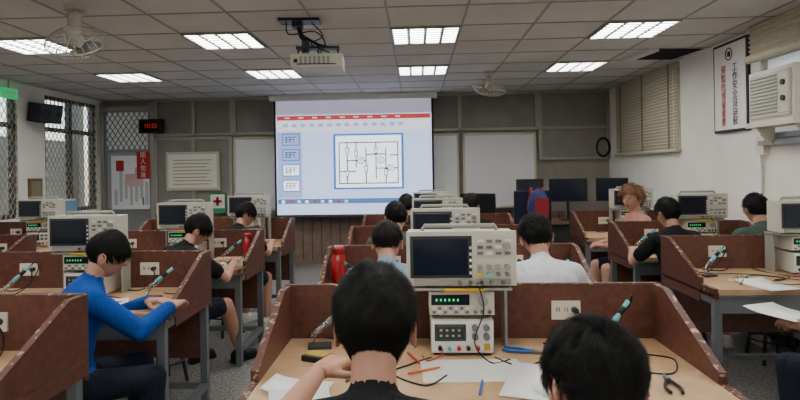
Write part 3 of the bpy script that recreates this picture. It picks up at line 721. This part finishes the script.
def person(hip,heading,lean,shirt,pants,hands=None,head=(0,0,0),longs=False,shorts=True,style='short',hairm=None,skin=None,scale=1,voxel=.012,nstr=1500,wid=.0020,sub=4,glasses=False,grip=0,seat=.44,knees=None,shoe=None,stool=True,vol=1.0,feet=None,messy=1.0):
    skin=skin or M_skin; hairm=hairm or M_hair; shoe=shoe or M_btnw
    rot=Matrix.Rotation(R(heading),3,'Z'); inv=rot.inverted()
    root=bpy.data.objects.new('student',None); COL.objects.link(root); root.location=(hip[0],hip[1],0); root.rotation_euler=(0,0,R(heading))
    root.empty_display_size=.1
    W=lambda p: inv@(Vector(p)-Vector((hip[0],hip[1],0)))
    hz=seat+.085; Hp=Vector((0,0,hz))
    def U(a): return Vector((0,math.sin(R(a)),math.cos(R(a))))
    mid=Hp+U(lean*.7)*.24*scale; sh=mid+U(lean*1.15)*.22*scale; nk=sh+U(lean*1.2)*.035*scale
    hp_=head[1]; hy=head[0]; hr=head[2]
    nd=U(lean*.7+hp_*.45+12); hc=nk+nd*.145*scale
    mb=MB(); prims=[]
    def loft(rings,n=20):
        vs=[]
        for c,up,rx,ry in rings:
            f=Vector((1,0,0)); g=up.cross(f).normalized()
            for k_ in range(n):
                a=2*math.pi*k_/n; ca,sa=math.cos(a),math.sin(a)
                vs.append(c+f*rx*math.copysign(abs(ca)**.85,ca)+g*ry*math.copysign(abs(sa)**.85,sa))
        m_=len(rings); fs=[(j*n+k_,j*n+(k_+1)%n,(j+1)*n+(k_+1)%n,(j+1)*n+k_) for j in range(m_-1) for k_ in range(n)]
        fs.append(tuple(range(n))[::-1]); fs.append(tuple((m_-1)*n+k_ for k_ in range(n))); mb.add(vs,fs,M_skin)
    u1,u2=U(lean*.7),U(lean*1.15); s=scale
    loft([(Hp-u1*.10,u1,.12*s,.095*s),(Hp-u1*.05,u1,.165*s,.125*s),(Hp+u1*.03,u1,.168*s,.125*s),(Hp+u1*.13*s,u1,.152*s,.115*s),(mid,u1,.154*s,.112*s),(mid+u2*.09*s,u2,.168*s,.118*s),(mid+u2*.16*s,u2,.172*s,.108*s),(sh-u2*.005,u2,.15*s,.085*s),(sh+u2*.03*s,u2,.10*s,.068*s),(sh+u2*.05*s,u2,.06*s,.056*s)])
    prims.append((Hp+u1*.04,sh-u2*.07,.16,.15,1)); prims.append((sh-u2*.03+Vector((-.11,0,0)),sh-u2*.03+Vector((.11,0,0)),.075,.075,1))
    prims.append((Hp-u1*.06,Hp-u1*.02,.16,.16,2))
    def limb(p0,p1,r0,r1,lab):
        capsule(mb,p0,p1,r0,r1); prims.append((Vector(p0),Vector(p1),r0,r1,lab))
    capsule(mb,sh-u2*.01,nk+nd*.02,.058,.05)
    prims.append((nk+nd*.02,nk+nd*.11,.052,.05,0)); capsule(mb,nk,nk+nd*.1,.05,.048)
    capsule(mb,sh+u2*.012,sh+u2*.03,.066,.059); prims.append((sh,sh+u2*.035,.07,.062,1))
    if hands is None: hands=[(None),(None)]
    hdata=[]
    for i,sg in enumerate((-1,1)):
        S=sh-u2*.03*s+Vector((sg*.165*s,0,0))
        T=hands[i]; T=W(T) if T is not None else Vector((sg*.14,.36,hz+.2))
        E_,T=ik(S,T,.275*s,.245*s,Vector((sg*.75,-.25,-.8)))
        limb(sh-u2*.015*s+Vector((sg*.07*s,0,0)),S,.062*s,.060*s,1)
        if longs:
            limb(S,E_,.060*s,.052*s,1); limb(E_,E_.lerp(T,.93),.051*s,.038*s,1); limb(E_.lerp(T,.9),T,.028,.026,0)
        else:
            M_=S.lerp(E_,.68); limb(S,M_,.060*s,.056*s,1); limb(M_,E_,.041*s,.037*s,0); limb(E_,E_.lerp(T,.35),.038*s,.037*s,0); limb(E_.lerp(T,.35),T,.037*s,.025,0)
        hdata.append((E_,T,sg))
    kz=seat+.055
    for i,sg in enumerate((-1,1)):
        hj=Hp+Vector((sg*.085,.01,-.03)); 
        K=W(knees[i]) if knees else Vector((sg*.13,.40,kz))
        A=Vector((K.x+sg*.02,K.y-.03,.09)) if not feet else W(feet[i])
        if shorts:
            m_=hj.lerp(K,.82); limb(hj,m_,.093,.078,2); limb(m_,K,.058,.055,0); limb(K,K.lerp(A,.35),.055,.054,0); limb(K.lerp(A,.35),A,.054,.036,0)
        else:
            limb(hj,K,.092,.066,2); limb(K,A+Vector((0,0,.03)),.066,.052,2)
        limb(A+Vector((0,-.04,-.035)),A+Vector((sg*.01,.13,-.05)),.044,.036,3); limb(A+Vector((0,0,-.01)),A+Vector((0,.0,-.03)),.042,.045,3)
        mb.box(A+Vector((0,.04,-.078)),(.075,.24,.024),M_skin)
    me=remesh(mb,voxel,3,'body')
    for m_ in (skin,shirt,pants,shoe): me.materials.append(m_)
    nf=len(me.polygons); C=np.empty(nf*3); me.polygons.foreach_get('center',C); C=C.reshape(-1,3)
    best=np.full(nf,1e9); lab=np.zeros(nf,int)
    for p0,p1,r0,r1,l in prims:
        a=np.array(p0);b=np.array(p1);ab=b-a; t=np.clip(((C-a)@ab)/max(1e-9,ab@ab),0,1); dd=np.linalg.norm(C-(a+t[:,None]*ab),axis=1)-(r0+(r1-r0)*t)
        k_=dd<best; best[k_]=dd[k_]; lab[k_]=l
    me.polygons.foreach_set('material_index',lab.astype('int32')); me.polygons.foreach_set('use_smooth',[True]*nf); me.update()
    put('body',me,(0,0,0),0,root)
    hm=MB(); make_head(hm,skin,hairm,style,nstr,wid,sub,vol=vol,messy=messy)
    if glasses:
        for s_ in(-1,1): hm.tube([(s_*.03+.02*math.cos(t*math.pi/8),.103,.004+.016*math.sin(t*math.pi/8)) for t in range(17)],.0015,M_black,n=4); hm.tube([(s_*.05,.103,.008),(s_*.08,.05,.008),(s_*.082,-.01,.002)],.0015,M_black,n=4)
        hm.tube([(-.01,.104,.006),(.01,.104,.006)],.0015,M_black,n=4)
    ho=hm.obj('head',parent=root,normals=False)
    ho.matrix_local=Matrix.Translation(hc+Vector((0,.012,0)))@Matrix.Rotation(R(hy),4,'Z')@Matrix.Rotation(R(hr),4,'Y')@Matrix.Rotation(R(-(hp_+lean*.3)),4,'X')@Matrix.Scale(.98*(1 if s>1 else s),4)
    hmesh=HAND[1 if grip else 0]
    for E_,T,sg in hdata:
        o=put('hand',hmesh,(0,0,0),0,root)
        f=(T-E_).normalized(); f=(f+Vector((-sg*.25,0,0))); f.z*=.3; f.normalize()
        up=Vector((0,0,1)); r_=f.cross(up).normalized(); up=r_.cross(f)
        mx=Matrix((r_,f,up)).transposed().to_4x4()
        o.matrix_local=Matrix.Translation(T)@mx@Matrix.Diagonal((-sg*1.0,1,1,1))
    if stool:
        st=MB(); st.lathe([(.13,seat-.035),(.16,seat-.03),(.165,seat-.012),(.155,seat-.002)],M_seat); 
        for a in range(4):
            q=a*math.pi/2+.78; st.tube([(.1*math.cos(q),.1*math.sin(q),seat-.03),(.17*math.cos(q),.17*math.sin(q),.0)],.013,M_dkgrey)
        st.tube([(.145*math.cos(t*math.pi/8),.145*math.sin(t*math.pi/8),.17) for t in range(17)],.008,M_dkgrey)
        st.obj('stool',(hip[0],hip[1],0),heading)
    return root
BLK=cloth('shirt_black','1b1c20'); BLK2=cloth('shirt_charcoal','222429'); BLU=cloth('jacket_blue','124a9c'); NAV=cloth('pants_navy','1c2230'); WHT=cloth('shirt_white','d9dbe0'); GRB=cloth('shirt_greyblue','7f93a6'); PNK=cloth('shirt_pink','c48d84'); GRN=cloth('shirt_green','44554e')
# foreground
person((-.095,1.0),0,21,BLK,NAV,hands=[(-.28,1.60,.94),(.12,1.55,.82)],head=(3,12,0),style='long',voxel=.009,nstr=26000,wid=.0007,sub=5,grip=1,vol=1.35,seat=.455,scale=1.05)
person((.325,.80),-2,25,BLK2,NAV,hands=[(.22,1.28,.80),(.52,1.28,.80)],head=(4,34,6),style='long',voxel=.009,nstr=26000,wid=.0007,sub=5,vol=1.35,seat=.425,scale=1.03)
# centre column
person((-.17,2.98),0,26,GRB,NAV,hands=[(-.35,3.42,.79),(-.02,3.42,.79)],head=(0,22,0),style='fringe')
person((.67,2.98),4,18,WHT,NAV,hands=[(.46,3.42,.79),(.84,3.42,.79)],head=(0,18,-6),nstr=5000,wid=.0012,vol=1.1)
person((-.16,4.27),0,16,GRN,NAV,head=(10,10,0)); person((-.1,5.62),0,16,BLK,NAV,head=(0,5,0),vol=.7); person((.52,5.62),-6,18,BLK,NAV,head=(-20,8,0),style='fringe')
# left column
person((-1.76,2.76),-52,17,BLU,NAV,hands=[(-1.50,3.14,.79),(-1.32,3.02,.79)],head=(-22,10,0),longs=True,shorts=False,style='fringe',skin=M_skin,nstr=6000,wid=.0012,sub=5,voxel=.011,shoe=M_paper,vol=.9,seat=.40,messy=.6)
person((-1.82,4.02),-34,26,BLK,NAV,hands=[(-1.6,4.48,.80),(-1.42,4.42,.81)],head=(-34,16,0),style='fringe',glasses=True,nstr=4000,wid=.0014,sub=5,shoe=M_black,knees=[(-1.75,4.42,.5),(-1.45,4.3,.5)],feet=[(-1.75,4.5,.09),(-1.42,4.52,.09)],vol=.8,messy=.7,seat=.42)
person((-1.80,5.3),-34,22,BLK,NAV,hands=[(-1.62,5.74,.80),(-1.45,5.7,.80)],head=(-34,8,0),style='fringe',nstr=2500,wid=.0016,sub=5,vol=.7,messy=.7,seat=.42)
person((-3.9,3.95),-10,18,BLK2,NAV,head=(0,10,0))
# right column
person((2.03,4.53),14,12,BLK,NAV,hands=[(1.8,4.95,.80),(2.1,4.95,.80)],head=(6,8,0),nstr=4000,wid=.0014,vol=.9,seat=.42)
person((2.22,5.88),95,4,PNK,NAV,hands=[(1.86,5.8,.72),(1.86,6.0,.72)],head=(35,0,0),style='curly',hairm=M_hairb,skin=M_skin2,nstr=900,wid=.004,sub=5,seat=.45)
person((2.68,4.55),0,12,GRN,NAV,head=(0,8,0))
person((2.2,2.75),38,14,BLK,NAV,hands=[(1.95,3.12,.66),(2.12,3.2,.66)],head=(0,15,0),shorts=False,shoe=M_black)
sheet(1.95,3.2,20,.22,.3,.70,name='paper_sheet')
# ------------------------------------------------------------ world + camera
w=bpy.data.worlds.new('world'); bpy.context.scene.world=w; w.use_nodes=True
nt=w.node_tree; bg=nt.nodes['Background']; sky=nt.nodes.new('ShaderNodeTexSky'); sky.sky_type='NISHITA'; sky.sun_disc=False; sky.sun_elevation=R(40)
nt.links.new(sky.outputs['Color'],bg.inputs['Color']); bg.inputs['Strength'].default_value=.3
cam=bpy.data.cameras.new('camera'); co=bpy.data.objects.new('camera',cam); COL.objects.link(co)
cam.lens=26.0; cam.sensor_width=36; cam.shift_x=14.3/800; cam.shift_y=-30/800; cam.clip_start=.05
co.matrix_world=Matrix.Translation((0,0,1.5))@Matrix.Rotation(R(3),4,'Z')@Matrix.Rotation(R(90),4,'X')@Matrix.Rotation(R(-.9),4,'Z')
bpy.context.scene.camera=co
